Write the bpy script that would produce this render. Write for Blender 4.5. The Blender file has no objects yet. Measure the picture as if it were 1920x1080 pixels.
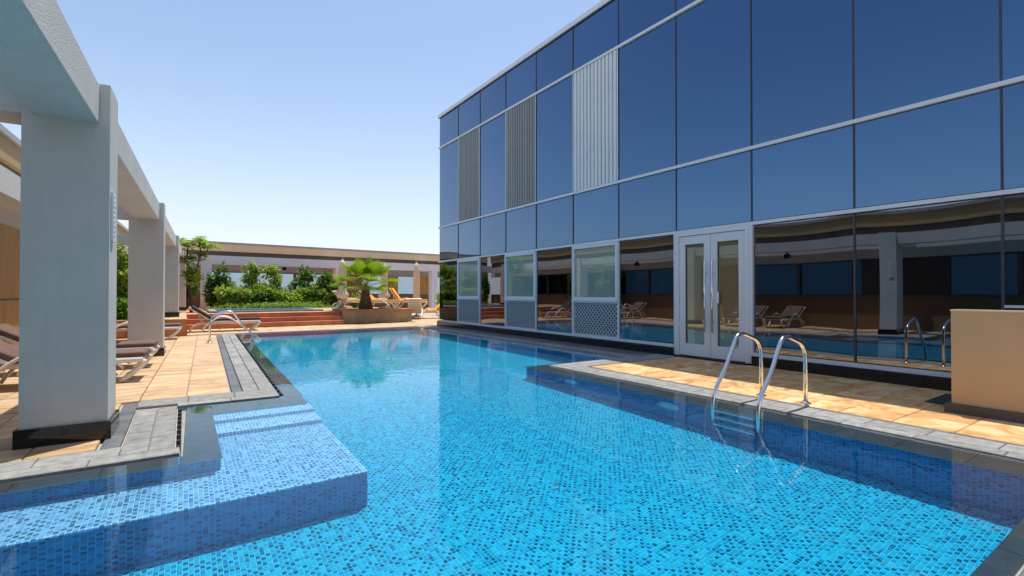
import bpy, bmesh, math, random
import numpy as np
from mathutils import Vector, Matrix
R = math.radians
rnd = random.Random(7)
S = bpy.context.scene
COL = S.collection

# ------------------------------------------------------------------ camera, sky, sun, exposure
cam = bpy.data.cameras.new('camera'); cam_o = bpy.data.objects.new('camera', cam); COL.objects.link(cam_o)
cam.sensor_width = 36; cam.lens = 912.8 / 1920 * 36; cam.clip_start = .05; cam.clip_end = 9000
cam_o.location = (0, 0, 1.2); cam_o.rotation_euler = (math.pi / 2 + .01036, 0, -.59215)
S.camera = cam_o
SUN_EL, SUN_AZ = R(77.0), math.atan2(.83, .55)          # azimuth measured from +Y towards +X
w = bpy.data.worlds.new('World'); S.world = w; w.use_nodes = True
wn = w.node_tree; bg = wn.nodes['Background']
sky = wn.nodes.new('ShaderNodeTexSky'); sky.sky_type = 'NISHITA'; sky.sun_disc = False
sky.sun_elevation = SUN_EL; sky.sun_rotation = SUN_AZ
sky.altitude = 0; sky.air_density = 1.0; sky.dust_density = 1.0; sky.ozone_density = 1.1
# summer haze: the sky pales evenly towards the horizon all the way round
_tc = wn.nodes.new('ShaderNodeTexCoord'); _sp = wn.nodes.new('ShaderNodeSeparateXYZ'); wn.links.new(_tc.outputs['Generated'], _sp.inputs[0])
_iv = wn.nodes.new('ShaderNodeMath'); _iv.operation = 'SUBTRACT'; _iv.use_clamp = True; _iv.inputs[0].default_value = 1; wn.links.new(_sp.outputs[2], _iv.inputs[1])
_pw = wn.nodes.new('ShaderNodeMath'); _pw.operation = 'POWER'; wn.links.new(_iv.outputs[0], _pw.inputs[0]); _pw.inputs[1].default_value = 5.0
_ml = wn.nodes.new('ShaderNodeMath'); _ml.operation = 'MULTIPLY'; wn.links.new(_pw.outputs[0], _ml.inputs[0]); _ml.inputs[1].default_value = .92
_mx = wn.nodes.new('ShaderNodeMix'); _mx.data_type = 'RGBA'; wn.links.new(_ml.outputs[0], _mx.inputs[0]); wn.links.new(sky.outputs[0], _mx.inputs[6]); _mx.inputs[7].default_value = (5.0, 5.15, 5.4, 1)
wn.links.new(_mx.outputs[2], bg.inputs[0]); bg.inputs[1].default_value = .125
sl = bpy.data.lights.new('sun', 'SUN'); sl.energy = 3.4; sl.angle = R(.5); sl.color = (1, .95, .87)
sl.cycles.is_caustics_light = True
sun = bpy.data.objects.new('sun', sl); COL.objects.link(sun)
sd = Vector((math.sin(SUN_AZ) * math.cos(SUN_EL), math.cos(SUN_AZ) * math.cos(SUN_EL), math.sin(SUN_EL)))
sun.rotation_euler = (-sd).to_track_quat('-Z', 'Y').to_euler(); sun.location = sd * 60
S.view_settings.view_transform = 'Standard'; S.view_settings.look = 'None'
S.view_settings.gamma = 1; S.view_settings.use_curve_mapping = False
S.view_settings.exposure = .62
S.cycles.max_bounces = 10; S.cycles.transparent_max_bounces = 16

# ------------------------------------------------------------------ materials
class NT:
    def __init__(s, name):
        s.m = bpy.data.materials.new(name); s.m.use_nodes = True; s.t = s.m.node_tree
        s.b = s.t.nodes['Principled BSDF']; s.out = s.t.nodes['Material Output']
    def n(s, kind, **kw):
        x = s.t.nodes.new('ShaderNode' + kind)
        for k, v in kw.items(): setattr(x, k, v)
        return x
    def l(s, a, b): s.t.links.new(a, b)
    def val(s, x, i):
        if isinstance(x, (int, float)): i.default_value = x
        elif isinstance(x, tuple): i.default_value = x if len(x) == len(i.default_value) else (*x, 1)[:len(i.default_value)]
        else: s.l(x, i)
    def math(s, op, a, b=0.0, c=None, clamp=False):
        x = s.n('Math', operation=op, use_clamp=clamp); s.val(a, x.inputs[0]); s.val(b, x.inputs[1])
        if c is not None: s.val(c, x.inputs[2])
        return x.outputs[0]
    def noise(s, vec, scale, detail=4, rough=.55, dist=0):
        x = s.n('TexNoise'); x.inputs['Scale'].default_value = scale; x.inputs['Detail'].default_value = detail
        x.inputs['Roughness'].default_value = rough; x.inputs['Distortion'].default_value = dist
        if vec is not None: s.l(vec, x.inputs['Vector'])
        return x.outputs[0]
    def ramp(s, fac, stops, interp='LINEAR'):
        x = s.n('ValToRGB'); x.color_ramp.interpolation = interp
        e = x.color_ramp.elements
        while len(e) < len(stops): e.new(.5)
        for q, (p, c) in zip(e, stops): q.position = p; q.color = (*c, 1)
        s.l(fac, x.inputs[0]); return x.outputs[0]
    def mix(s, fac, a, b, blend='MIX'):
        x = s.n('Mix', data_type='RGBA', blend_type=blend)
        s.val(fac, x.inputs[0]); s.val(a, x.inputs[6]); s.val(b, x.inputs[7]); return x.outputs[2]
    def pos(s): return s.n('NewGeometry').outputs['Position']
    def obj(s): return s.n('TexCoord').outputs['Object']
    def rand(s): return s.n('ObjectInfo').outputs['Random']
    def bump(s, h, strength=.3, dist=.01):
        x = s.n('Bump'); x.inputs['Strength'].default_value = strength; x.inputs['Distance'].default_value = dist
        s.l(h, x.inputs['Height']); s.l(x.outputs[0], s.b.inputs['Normal']); return x.outputs[0]
    def base(s, c): s.val(c, s.b.inputs['Base Color']); return s
    def rough(s, v): s.val(v, s.b.inputs['Roughness']); return s
    def metal(s, v): s.val(v, s.b.inputs['Metallic']); return s

def mottled(name, c, var=.15, scale=3.0, rough=.7, bump=.25, bscale=60, bdist=.004, per=.12, metallic=0.0, spec=None):
    """a base colour with soft blotches, a random shift per object and fine relief"""
    m = NT(name); p = m.pos()
    a = m.noise(p, scale, 5, .6); b = m.noise(p, bscale, 3, .6)
    lo = tuple(x * (1 - var) for x in c); hi = tuple(min(1, x * (1 + var)) for x in c)
    col = m.ramp(a, [(.3, lo), (.7, hi)])
    if per:
        f = m.math('MULTIPLY_ADD', m.rand(), 2 * per, 1 - per)
        cc = m.n('CombineColor'); [m.l(f, cc.inputs[i]) for i in range(3)]
        col = m.mix(1.0, col, cc.outputs[0], 'MULTIPLY')
    m.base(col).rough(rough).metal(metallic)
    if spec is not None: m.b.inputs['Specular IOR Level'].default_value = spec
    if bump: m.bump(b, bump, bdist)
    return m.m

M = {}
def stained(name, c):
    m = NT(name); p = m.pos(); mp = m.n('Mapping'); mp.inputs['Scale'].default_value = (7, 7, .45); m.l(p, mp.inputs[0])
    a = m.noise(p, 1.3, 5, .6); st = m.noise(mp.outputs[0], 1.6, 4, .65); b = m.noise(p, 80, 3, .6)
    col = m.ramp(a, [(.3, tuple(x * .93 for x in c)), (.7, tuple(x * 1.05 for x in c))])
    col = m.mix(m.ramp(st, [(.50, (0, 0, 0)), (.78, (.20, .20, .20))]), col, tuple(x * .62 for x in c))
    m.base(col).rough(.92); m.bump(b, .9, .008); return m.m
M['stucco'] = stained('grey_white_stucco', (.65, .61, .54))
M['ochre'] = mottled('ochre_stucco', (.60, .385, .20), .07, .9, .9, .35, 110, .004, .0)
M['stucco_pink'] = mottled('pinkish_white_stucco', (.90, .80, .80), .05, 1.6, .92, .5, 75, .006, .0)  # far pergola's stucco, its lifted lilac shade painted in as a paler pink
M['lintel'] = mottled('grey_brown_stucco', (.34, .29, .23), .08, 1.2, .9, .3, 120, .004, .0)  # far lintel darkened, the shade behind the beam put into the colour
M['ochre_dark'] = mottled('weathered_ochre_stucco', (.40, .27, .125), .08, 1.2, .9, .3, 120, .004, .0)  # darker ochre for the left wall's parapet
M['dado'] = mottled('dark_ochre_stucco', (.19, .105, .048), .08, 1.2, .9, .3, 120, .004, .0)  # ochre darkened, the shade under the pergola put into the colour
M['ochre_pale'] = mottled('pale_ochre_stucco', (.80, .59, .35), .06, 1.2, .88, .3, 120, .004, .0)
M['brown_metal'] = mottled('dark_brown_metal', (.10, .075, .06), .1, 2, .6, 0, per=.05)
M['cap'] = mottled('grey_metal_cap', (.36, .34, .33), .08, 3, .5, .1, 40, .002, .06)
M['coping'] = mottled('grey_coping_stone', (.245, .245, .232), .30, 11, .72, .5, 55, .004, .17)
M['lipstone'] = mottled('wet_lip_stone', (.33, .31, .275), .14, 6, .45, .2, 60, .002, .10)
M['darkstone'] = mottled('dark_grey_stone', (.115, .12, .125), .2, 6, .45, .25, 60, .002, .2)
M['grout'] = mottled('pale_mortar', (.40, .36, .31), .12, 10, .95, .3, 90, .002, 0)
M['granite'] = mottled('black_granite', (.010, .0095, .010), .2, 8, .06, 0, per=.2)
M['white_metal'] = mottled('white_powder_coat', (.68, .69, .71), .03, 2, .38, 0, per=.03)
M['seam'] = mottled('dark_seam', (.05, .05, .055), .1, 4, .6, 0, per=0)
M['terracotta'] = mottled('terracotta_tile', (.52, .19, .085), .18, 4, .75, .2, 50, .003, .12)
M['planter'] = mottled('planter_cladding', (.42, .28, .15), .2, 3, .75, .25, 40, .004, .1)
M['soil'] = mottled('dark_soil', (.05, .035, .025), .4, 9, .95, .8, 30, .03, 0)
M['chrome'] = mottled('polished_steel', (.78, .77, .75), .03, 4, .14, .03, 200, .001, 0, 1.0)
M['resin'] = mottled('white_resin', (.72, .69, .62), .05, 6, .45, 0, per=.05)
M['cushion_brown'] = mottled('brown_canvas', (.145, .083, .062), .12, 7, .9, .4, 260, .002, .08)
M['cushion_dark'] = mottled('dark_brown_canvas', (.045, .028, .027), .12, 7, .9, .4, 260, .002, .08)
M['cushion_orange'] = mottled('orange_canvas', (.92, .36, .02), .10, 7, .88, .4, 260, .002, .1)
M['cream'] = mottled('cream_canvas', (.74, .62, .47), .08, 6, .9, .3, 160, .003, .05)
M['pole'] = mottled('umbrella_pole', (.35, .24, .15), .1, 6, .5, 0, per=.05)
M['sign'] = mottled('white_sign', (.75, .74, .74), .03, 6, .4, 0, per=0)
M['ink'] = mottled('dark_ink', (.06, .06, .07), .02, 6, .6, 0, per=0)
M['red_ink'] = mottled('red_ink', (.55, .06, .05), .02, 6, .6, 0, per=0)
M['lamp_body'] = mottled('dark_lamp_housing', (.05, .05, .055), .1, 6, .4, 0, per=0)
M['bark'] = mottled('rough_bark', (.13, .085, .05), .35, 14, .95, .9, 40, .02, .1)
M['sand'] = mottled('distant_city_ground', (.42, .36, .28), .2, .01, .95, 0, per=0)
M['concrete'] = mottled('grey_screed', (.33, .31, .28), .12, 3, .9, .3, 60, .003, 0)
M['louver_white'] = mottled('white_louver_metal', (.66, .69, .70), .05, 3, .4, 0, per=.06)  # brighter copy for the nearest louver, its lit look painted into the colour
M['dark_panel'] = mottled('dark_timber_panel', (.06, .038, .022), .25, 3, .5, 0, per=.1)
M['louver_grey'] = mottled('olive_grey_louver_metal', (.235, .245, .235), .06, 3, .45, 0, per=.1, metallic=.2)
M['lattice'] = mottled('grey_lattice_metal', (.42, .47, .50), .06, 3, .5, 0, per=.05)
M['lattice_back'] = mottled('dark_duct_void', (.05, .06, .07), .1, 3, .8, 0, per=0)

def sandstone(name, c1, c2, c3, stretch):
    m = NT(name); tc = m.n('TexCoord'); oi = m.n('ObjectInfo')
    mp = m.n('Mapping'); mp.inputs['Scale'].default_value = stretch
    m.l(m.pos(), mp.inputs[0])
    off = m.n('CombineXYZ'); m.l(m.math('MULTIPLY', oi.outputs['Random'], 37.0), off.inputs[0]); m.l(m.math('MULTIPLY', oi.outputs['Random'], 91.0), off.inputs[1])
    ad = m.n('VectorMath', operation='ADD'); m.l(mp.outputs[0], ad.inputs[0]); m.l(off.outputs[0], ad.inputs[1])
    a = m.noise(ad.outputs[0], 1.25, 6, .62, 1.5); b = m.noise(ad.outputs[0], 9, 4, .6, .4)
    col = m.ramp(a, [(.36, c1), (.50, c2), (.64, c3)])
    f = m.math('MULTIPLY', m.math('MULTIPLY_ADD', m.rand(), .26, .86), m.math('MULTIPLY_ADD', m.noise(m.pos(), .9, 4, .6), .5, .76))
    cc = m.n('CombineColor'); [m.l(f, cc.inputs[i]) for i in range(3)]
    col = m.mix(1.0, col, cc.outputs[0], 'MULTIPLY')
    col = m.mix(m.math('MULTIPLY', b, .28), col, c1)
    m.base(col).rough(.62); m.bump(m.noise(m.pos(), 55, 4), .3, .003)
    return m.m
M['sand_left'] = sandstone('pale_sandstone', (.40, .235, .105), (.56, .38, .21), (.66, .50, .33), (1.1, 4.2, 1))
M['sand_right'] = sandstone('golden_sandstone', (.46, .21, .065), (.66, .39, .15), (.77, .57, .31), (1.6, 2.2, 1))

def wood():
    m = NT('brown_timber_cladding'); mp = m.n('Mapping'); mp.inputs['Scale'].default_value = (6, 6, .5); m.l(m.pos(), mp.inputs[0])
    m.base(m.ramp(m.noise(mp.outputs[0], 2.5, 5, .6, .6), [(.3, (.30, .13, .02)), (.7, (.55, .27, .06))])).rough(.55)
    return m.m
M['wood'] = wood()

def mosaic(name, light, dark, joint, ph, pv, wide=.085):
    """small square glass tiles; light and dark ones nearly alternate; chosen by place so that single tiles, tile fields and the far surface agree"""
    m = NT(name)
    g = m.n('NewGeometry'); sp = m.n('SeparateXYZ'); m.l(g.outputs['Position'], sp.inputs[0])
    sn = m.n('SeparateXYZ'); m.l(g.outputs['True Normal'], sn.inputs[0])
    cells, edges = [], []
    for i in range(3):
        q = m.math('MULTIPLY_ADD', sp.outputs[i], 1 / (pv if i == 2 else ph), 400.0)
        an = m.math('GREATER_THAN', m.math('ABSOLUTE', sn.outputs[i]), .6)
        cells.append(m.math('MULTIPLY', m.math('FLOOR', q), m.math('SUBTRACT', 1.0, an)))
        fr = m.math('FRACT', q)
        edges.append(m.math('ADD', m.math('MINIMUM', fr, m.math('SUBTRACT', 1.0, fr)), an))   # the axis across the surface never draws a joint
    dm = m.math('MINIMUM', m.math('MINIMUM', edges[0], edges[1]), edges[2])
    grout = m.math('LESS_THAN', dm, wide)
    par = m.math('MODULO', m.math('ADD', m.math('ADD', cells[0], cells[1]), cells[2]), 2.0)
    cv = m.n('CombineXYZ'); [m.l(cells[i], cv.inputs[i]) for i in range(3)]
    w1 = m.n('TexWhiteNoise', noise_dimensions='3D'); m.l(cv.outputs[0], w1.inputs[0])
    w2 = m.n('TexWhiteNoise', noise_dimensions='4D'); m.l(cv.outputs[0], w2.inputs[0]); w2.inputs['W'].default_value = 5.3
    isd = m.math('LESS_THAN', w1.outputs[0], m.math('MULTIPLY_ADD', par, .60, .05))
    lc = m.ramp(w2.outputs[0], [(0, tuple(x * .78 for x in light)), (1, tuple(min(1, x * 1.18) for x in light))])
    dc = m.ramp(w2.outputs[0], [(0, tuple(x * .55 for x in dark)), (.5, dark), (1, tuple(x * 1.9 for x in dark))])
    m.base(m.mix(grout, m.mix(isd, lc, dc), joint)).rough(.5); m.b.inputs['Specular IOR Level'].default_value = 0     # glass under water: almost no gloss of its own
    return m.m
TP = .029
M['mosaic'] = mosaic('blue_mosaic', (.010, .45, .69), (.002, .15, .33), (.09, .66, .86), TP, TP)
M['mosaic_pale'] = mosaic('pale_blue_mosaic', (.22, .51, .78), (.05, .18, .36), (.52, .76, .93), TP, TP)  # floor mosaic painted paler, standing in for light through the shallow water
M['mosaic_wall'] = mosaic('deep_blue_mosaic', (.001, .26, .50), (.001, .12, .31), (.01, .40, .62), TP * 1.2, TP * 1.2, .06)  # floor mosaic in deeper blue, with the shade on the walls painted in

def mirror_glass(name, tint, rough=0.0, dif=(.012, .016, .024), fac=.93):
    m = NT(name); m.t.nodes.remove(m.b)
    p = m.n('BsdfPrincipled'); p.inputs['Metallic'].default_value = 1; p.inputs['Roughness'].default_value = rough
    f_ = m.math('MULTIPLY_ADD', m.rand(), .16, .92); cc_ = m.n('CombineColor'); [m.l(f_, cc_.inputs[q]) for q in range(3)]
    m.l(m.mix(1.0, tuple(tint), cc_.outputs[0], 'MULTIPLY'), p.inputs['Base Color'])
    p.inputs['Coat Weight'].default_value = 1.0; p.inputs['Coat Roughness'].default_value = rough; p.inputs['Coat IOR'].default_value = 1.5
    d = m.n('BsdfDiffuse'); d.inputs[0].default_value = (*dif, 1)
    mx = m.n('MixShader'); mx.inputs[0].default_value = fac
    m.l(d.outputs[0], mx.inputs[1]); m.l(p.outputs[0], mx.inputs[2]); m.l(mx.outputs[0], m.out.inputs[0])
    return m.m
M['mirror'] = mirror_glass('blue_mirror_glass', (.062, .146, .275))
M['mirror_low'] = mirror_glass('dark_mirror_glass', (.15, .165, .205))
M['film'] = mirror_glass('pale_green_window_film', (.40, .46, .44), .01, (.42, .53, .45), .52)  # diffuse tone stands in for the lit room seen through the windows
M['door_film'] = mirror_glass('olive_door_film', (.30, .32, .28), .01, (.27, .26, .17), .60)  # olive diffuse tone stands in for the interior seen through the doors

def thin_glass(name, tint):
    m = NT(name); m.t.nodes.remove(m.b)
    t = m.n('BsdfTransparent'); t.inputs[0].default_value = (*tint, 1)
    g = m.n('BsdfGlossy'); g.inputs['Roughness'].default_value = .0; f = m.n('Fresnel'); f.inputs[0].default_value = 1.5
    mx = m.n('MixShader'); m.l(f.outputs[0], mx.inputs[0]); m.l(t.outputs[0], mx.inputs[1]); m.l(g.outputs[0], mx.inputs[2]); m.l(mx.outputs[0], m.out.inputs[0])
    return m.m
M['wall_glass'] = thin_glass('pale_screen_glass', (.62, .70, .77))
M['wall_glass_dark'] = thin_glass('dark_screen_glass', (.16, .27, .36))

def water(name, strength, tint=(.88, .985, 1)):
    m = NT(name); m.t.nodes.remove(m.b); g = m.n('BsdfGlass'); g.inputs['IOR'].default_value = 1.333; g.inputs['Roughness'].default_value = 0
    g.inputs[0].default_value = (*tint, 1)
    p = m.pos(); big = m.noise(p, .45, 2, .5); a = m.noise(p, 3.4, 2, .5, .6); b = m.noise(p, 9, 2, .5)
    sp = m.n('SeparateXYZ'); m.l(p, sp.inputs[0])
    amp = m.math('MULTIPLY_ADD', sp.outputs[0], .22, .25, clamp=True)     # the shallow shelf lies still, the open pool ripples
    h = m.math('MULTIPLY', m.math('ADD', m.math('MULTIPLY', a, 1.0), m.math('MULTIPLY', b, .22)), m.math('MULTIPLY', amp, m.math('ADD', big, .2)))
    bp = m.n('Bump'); bp.inputs['Strength'].default_value = strength; bp.inputs['Distance'].default_value = .03; m.l(h, bp.inputs['Height'])
    m.l(bp.outputs[0], g.inputs['Normal']); m.l(g.outputs[0], m.out.inputs['Surface'])
    return m.m
M['water'] = water('pool_water', .13)
M['paddling_water'] = mirror_glass('dark_blue_water', (.35, .42, .5), .02, (.02, .09, .19), .35)

def leaf(name, c, c2, trans=.35):
    m = NT(name); m.t.nodes.remove(m.b)
    oi = m.n('NewGeometry').outputs['Random Per Island']
    col = m.ramp(oi, [(0, c), (1, c2)])
    d = m.n('BsdfPrincipled'); m.l(col, d.inputs['Base Color']); d.inputs['Roughness'].default_value = .45
    t = m.n('BsdfTranslucent'); m.l(m.mix(.4, col, (.32, .46, .03)), t.inputs[0])
    mx = m.n('MixShader'); mx.inputs[0].default_value = trans; m.l(d.outputs[0], mx.inputs[1]); m.l(t.outputs[0], mx.inputs[2]); m.l(mx.outputs[0], m.out.inputs[0])
    return m.m
M['leaf_mid'] = leaf('mid_green_leaf', (.05, .15, .02), (.24, .38, .06), .5)
M['leaf_dark'] = leaf('dark_green_leaf', (.02, .08, .012), (.10, .24, .03), .4)
M['leaf_yellow'] = leaf('yellow_green_leaf', (.16, .28, .03), (.46, .54, .10), .5)
M['leaf_palm'] = leaf('palm_leaf', (.12, .27, .008), (.38, .48, .02), .45)
M['leaf_grass'] = leaf('low_ground_cover', (.08, .22, .02), (.28, .46, .05), .5)

# ------------------------------------------------------------------ mesh helpers
class MB:
    def __init__(s): s.v, s.f, s.sm = [], [], []
    def add(s, vs, fs, smooth=False):
        k = len(s.v); s.v += [tuple(p) for p in vs]; s.f += [tuple(i + k for i in q) for q in fs]; s.sm += [smooth] * len(fs); return s
    def box(s, a, b, mat=None):
        x0, y0, z0 = a; x1, y1, z1 = b
        vs = [(x0, y0, z0), (x1, y0, z0), (x1, y1, z0), (x0, y1, z0), (x0, y0, z1), (x1, y0, z1), (x1, y1, z1), (x0, y1, z1)]
        if mat is not None: vs = [mat @ Vector(p) for p in vs]
        return s.add(vs, [(3, 2, 1, 0), (4, 5, 6, 7), (0, 1, 5, 4), (1, 2, 6, 5), (2, 3, 7, 6), (3, 0, 4, 7)])
    def tube(s, pts, r, n=10, cap=True, flat=None):
        pts = [Vector(p) for p in pts]; rs = r if isinstance(r, (list, tuple)) else [r] * len(pts)
        vs, fs, up = [], [], None
        for i, p in enumerate(pts):
            t = (pts[min(i + 1, len(pts) - 1)] - pts[max(i - 1, 0)]).normalized()
            if up is None: up = Vector((0, 0, 1)) if abs(t.z) < .9 else Vector((0, 1, 0))
            a = (up - t * up.dot(t)).normalized(); b = t.cross(a); up = a
            for j in range(n):
                q = 2 * math.pi * j / n
                ka, kb = (flat if flat else (1, 1))
                vs.append(p + (a * math.cos(q) * ka + b * math.sin(q) * kb) * rs[i])
        for i in range(len(pts) - 1):
            for j in range(n): fs.append((i * n + j, i * n + (j + 1) % n, (i + 1) * n + (j + 1) % n, (i + 1) * n + j))
        if cap: fs.append(tuple(reversed(range(n)))); fs.append(tuple(range((len(pts) - 1) * n, len(pts) * n)))
        return s.add(vs, fs, True)
    def lathe(s, prof, n=20, c=(0, 0, 0), wob=None):
        vs, fs = [], []
        for i, (r, z) in enumerate(prof):
            for j in range(n):
                q = 2 * math.pi * j / n; rr = r * (wob(i, j) if wob else 1)
                vs.append((c[0] + rr * math.cos(q), c[1] + rr * math.sin(q), c[2] + z))
        for i in range(len(prof) - 1):
            for j in range(n): fs.append((i * n + j, i * n + (j + 1) % n, (i + 1) * n + (j + 1) % n, (i + 1) * n + j))
        fs.append(tuple(reversed(range(n)))); fs.append(tuple(range((len(prof) - 1) * n, len(prof) * n)))
        return s.add(vs, fs, True)
    def pad(s, a, b, r=.03, mat=None):
        """a soft cushion: box with rounded rim and a slight crown"""
        bm = bmesh.new(); bmesh.ops.create_cube(bm, size=1)
        for v in bm.verts: v.co = Vector([(a[i] + b[i]) / 2 + v.co[i] * (b[i] - a[i]) for i in range(3)])
        bmesh.ops.bevel(bm, geom=list(bm.edges), offset=r, segments=3, profile=.5, affect='EDGES')
        bm.verts.index_update()
        vs = [mat @ v.co if mat is not None else v.co.copy() for v in bm.verts]
        fs = [[v.index for v in f.verts] for f in bm.faces]; bm.free()
        return s.add(vs, fs, True)
    def mesh(s, name, mat):
        me = bpy.data.meshes.new(name); me.from_pydata(s.v, [], s.f)
        me.polygons.foreach_set('use_smooth', s.sm); me.materials.append(mat); me.update(); return me
    def obj(s, name, mat, parent=None, loc=None, **kw): return link(name, s.mesh(name, mat), parent, loc, **kw)

def link(name, me, parent=None, loc=None, **kw):
    o = bpy.data.objects.new(name, me); COL.objects.link(o)
    if parent is not None: o.parent = parent
    if loc is not None: o.location = loc
    for k, v in kw.items(): o[k] = v
    return o
def empty(name, loc=(0, 0, 0), rz=0, **kw):
    o = bpy.data.objects.new(name, None); o.empty_display_size = .2; COL.objects.link(o); o.location = loc; o.rotation_euler = (0, 0, rz)
    for k, v in kw.items(): o[k] = v
    return o
def thing(name, label, cat, loc=(0, 0, 0), rz=0, group=None):
    o = empty(name, loc, rz, label=label, category=cat)
    if group: o['group'] = group
    return o
def B(a, b): return MB().box(a, b)
def copy_tree(o, parent=None):
    c = o.copy(); COL.objects.link(c); c.parent = parent
    for ch in list(o.children): copy_tree(ch, c)
    return c
def stone_mesh(name, sx, sy, h, mat, bev=.006):
    """one paving stone, top at z=0, with a small worn chamfer"""
    x, y = sx / 2, sy / 2; b = bev
    vs = [(-x, -y, -h), (x, -y, -h), (x, y, -h), (-x, y, -h), (-x, -y, -b), (x, -y, -b), (x, y, -b), (-x, y, -b), (-x + b, -y + b, 0), (x - b, -y + b, 0), (x - b, y - b, 0), (-x + b, y - b, 0)]
    fs = [(8, 9, 10, 11)] + [q for i in range(4) for q in ((i, (i + 1) % 4, 4 + (i + 1) % 4, 4 + i), (4 + i, 4 + (i + 1) % 4, 8 + (i + 1) % 4, 8 + i))]
    return MB().add(vs, fs).mesh(name, mat)
_stones = {}
def pave(parent, name, x0, x1, y0, y1, nx, ny, mat, gap=.006, z=0, h=.03, jitter=.0012, stagger=False, skip=None):
    """lay nx by ny single stones into a rectangle of the parent's space"""
    sx, sy = (x1 - x0) / nx, (y1 - y0) / ny
    k = (name, round(sx, 4), round(sy, 4), mat, gap)
    if k not in _stones: _stones[k] = stone_mesh(name, sx - gap, sy - gap, h, M[mat])
    for i in range(nx):
        for j in range(ny):
            cx, cy = x0 + (i + .5) * sx, y0 + (j + .5) * sy
            if skip and skip(cx, cy): continue
            o = link(name, _stones[k], parent, (cx, cy, z + rnd.uniform(-jitter, jitter)))
            o.rotation_euler = (rnd.uniform(-.002, .002), rnd.uniform(-.002, .002), 0)

A = R(1.7)                                              # the left side of the deck is turned a little off the tower's line
PIV = (.94, 6.28)
def LW(x, y): return (PIV[0] + x * math.cos(A) + y * math.sin(A), PIV[1] - x * math.sin(A) + y * math.cos(A))

# ------------------------------------------------------------------ far ground and podium
MB().add([(-4000, -4000, -30), (4000, -4000, -30), (4000, 4000, -30), (-4000, 4000, -30)], [(0, 1, 2, 3)]).obj('ground', M['sand'], kind='structure')
B((-6, -14, -6), (24, 34, -2.2)).obj('podium_ground', M['concrete'], kind='structure')

# ------------------------------------------------------------------ pool basin
FZ, PZ = -1.02, -.40                                    # pool floor and sunbathing shelf
basin = empty('pool_basin', kind='structure')
RX = []                                                 # everything that the refracted sun falls on
def uw(o): RX.append(o); return o
floor = uw(B((-3.2, .4, FZ - .3), (12.2, 16.9, FZ)).obj('pool_floor', M['mosaic'], basin))
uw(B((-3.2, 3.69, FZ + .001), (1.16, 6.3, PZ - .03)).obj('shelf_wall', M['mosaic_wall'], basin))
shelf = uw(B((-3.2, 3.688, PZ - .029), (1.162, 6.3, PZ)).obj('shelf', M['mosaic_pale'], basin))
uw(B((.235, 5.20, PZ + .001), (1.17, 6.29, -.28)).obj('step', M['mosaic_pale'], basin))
uw(B((.235, 5.58, -.279), (1.175, 6.28, -.16)).obj('step', M['mosaic_pale'], basin))
# walls under the lips (mosaic) : left run is turned with the deck
def prism(pts, z0, z1):
    n = len(pts); m = MB()
    m.add([(*p, z0) for p in pts] + [(*p, z1) for p in pts], [tuple(reversed(range(n))), tuple(range(n, 2 * n))] + [(i, (i + 1) % n, n + (i + 1) % n, n + i) for i in range(n)])
    return m
LIP = -.05
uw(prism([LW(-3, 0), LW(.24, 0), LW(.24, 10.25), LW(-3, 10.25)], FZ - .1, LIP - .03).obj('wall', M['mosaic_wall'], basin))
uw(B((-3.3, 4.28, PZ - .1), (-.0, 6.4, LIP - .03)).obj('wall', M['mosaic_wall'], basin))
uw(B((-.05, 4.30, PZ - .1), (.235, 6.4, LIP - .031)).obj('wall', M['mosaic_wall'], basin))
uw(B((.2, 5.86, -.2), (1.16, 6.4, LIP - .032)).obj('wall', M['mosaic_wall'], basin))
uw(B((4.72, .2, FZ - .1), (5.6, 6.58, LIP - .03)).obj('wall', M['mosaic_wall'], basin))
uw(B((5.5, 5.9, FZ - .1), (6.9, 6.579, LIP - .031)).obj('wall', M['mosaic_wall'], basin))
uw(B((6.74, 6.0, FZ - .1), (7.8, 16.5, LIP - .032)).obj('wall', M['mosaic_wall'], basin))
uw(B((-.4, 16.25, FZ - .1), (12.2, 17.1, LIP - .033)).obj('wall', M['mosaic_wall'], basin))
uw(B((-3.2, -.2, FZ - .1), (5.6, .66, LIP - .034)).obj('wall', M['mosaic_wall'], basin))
# underwater lip stones in short lengths
lip = empty('overflow_lip', kind='structure'); lipL = empty('overflow_lip', (*PIV, 0), -A, kind='structure')
def lipstones(par, *a): pave(par, 'lip_stone', *a, 'lipstone', gap=.004, z=LIP, h=.03)
lipstones(lipL, .045, .25, .0, 10.0, 1, 22)
lipstones(lip, -3.1, -.03, 4.24, 4.44, 7, 1)
lipstones(lip, -.02, .245, 4.24, 6.26, 1, 5)
lipstones(lip, .245, 1.16, 5.85, 6.26, 2, 1)
lipstones(lip, 4.68, 5.06, .66, 6.40, 1, 13)
lipstones(lip, 4.68, 6.92, 6.40, 6.60, 5, 1)
lipstones(lip, 6.70, 6.92, 6.60, 16.3, 1, 22)
lipstones(lip, 1.3, 12.0, 16.15, 16.55, 24, 1)
lipstones(lip, -3.0, 5.06, .54, .66, 18, 1)
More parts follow.
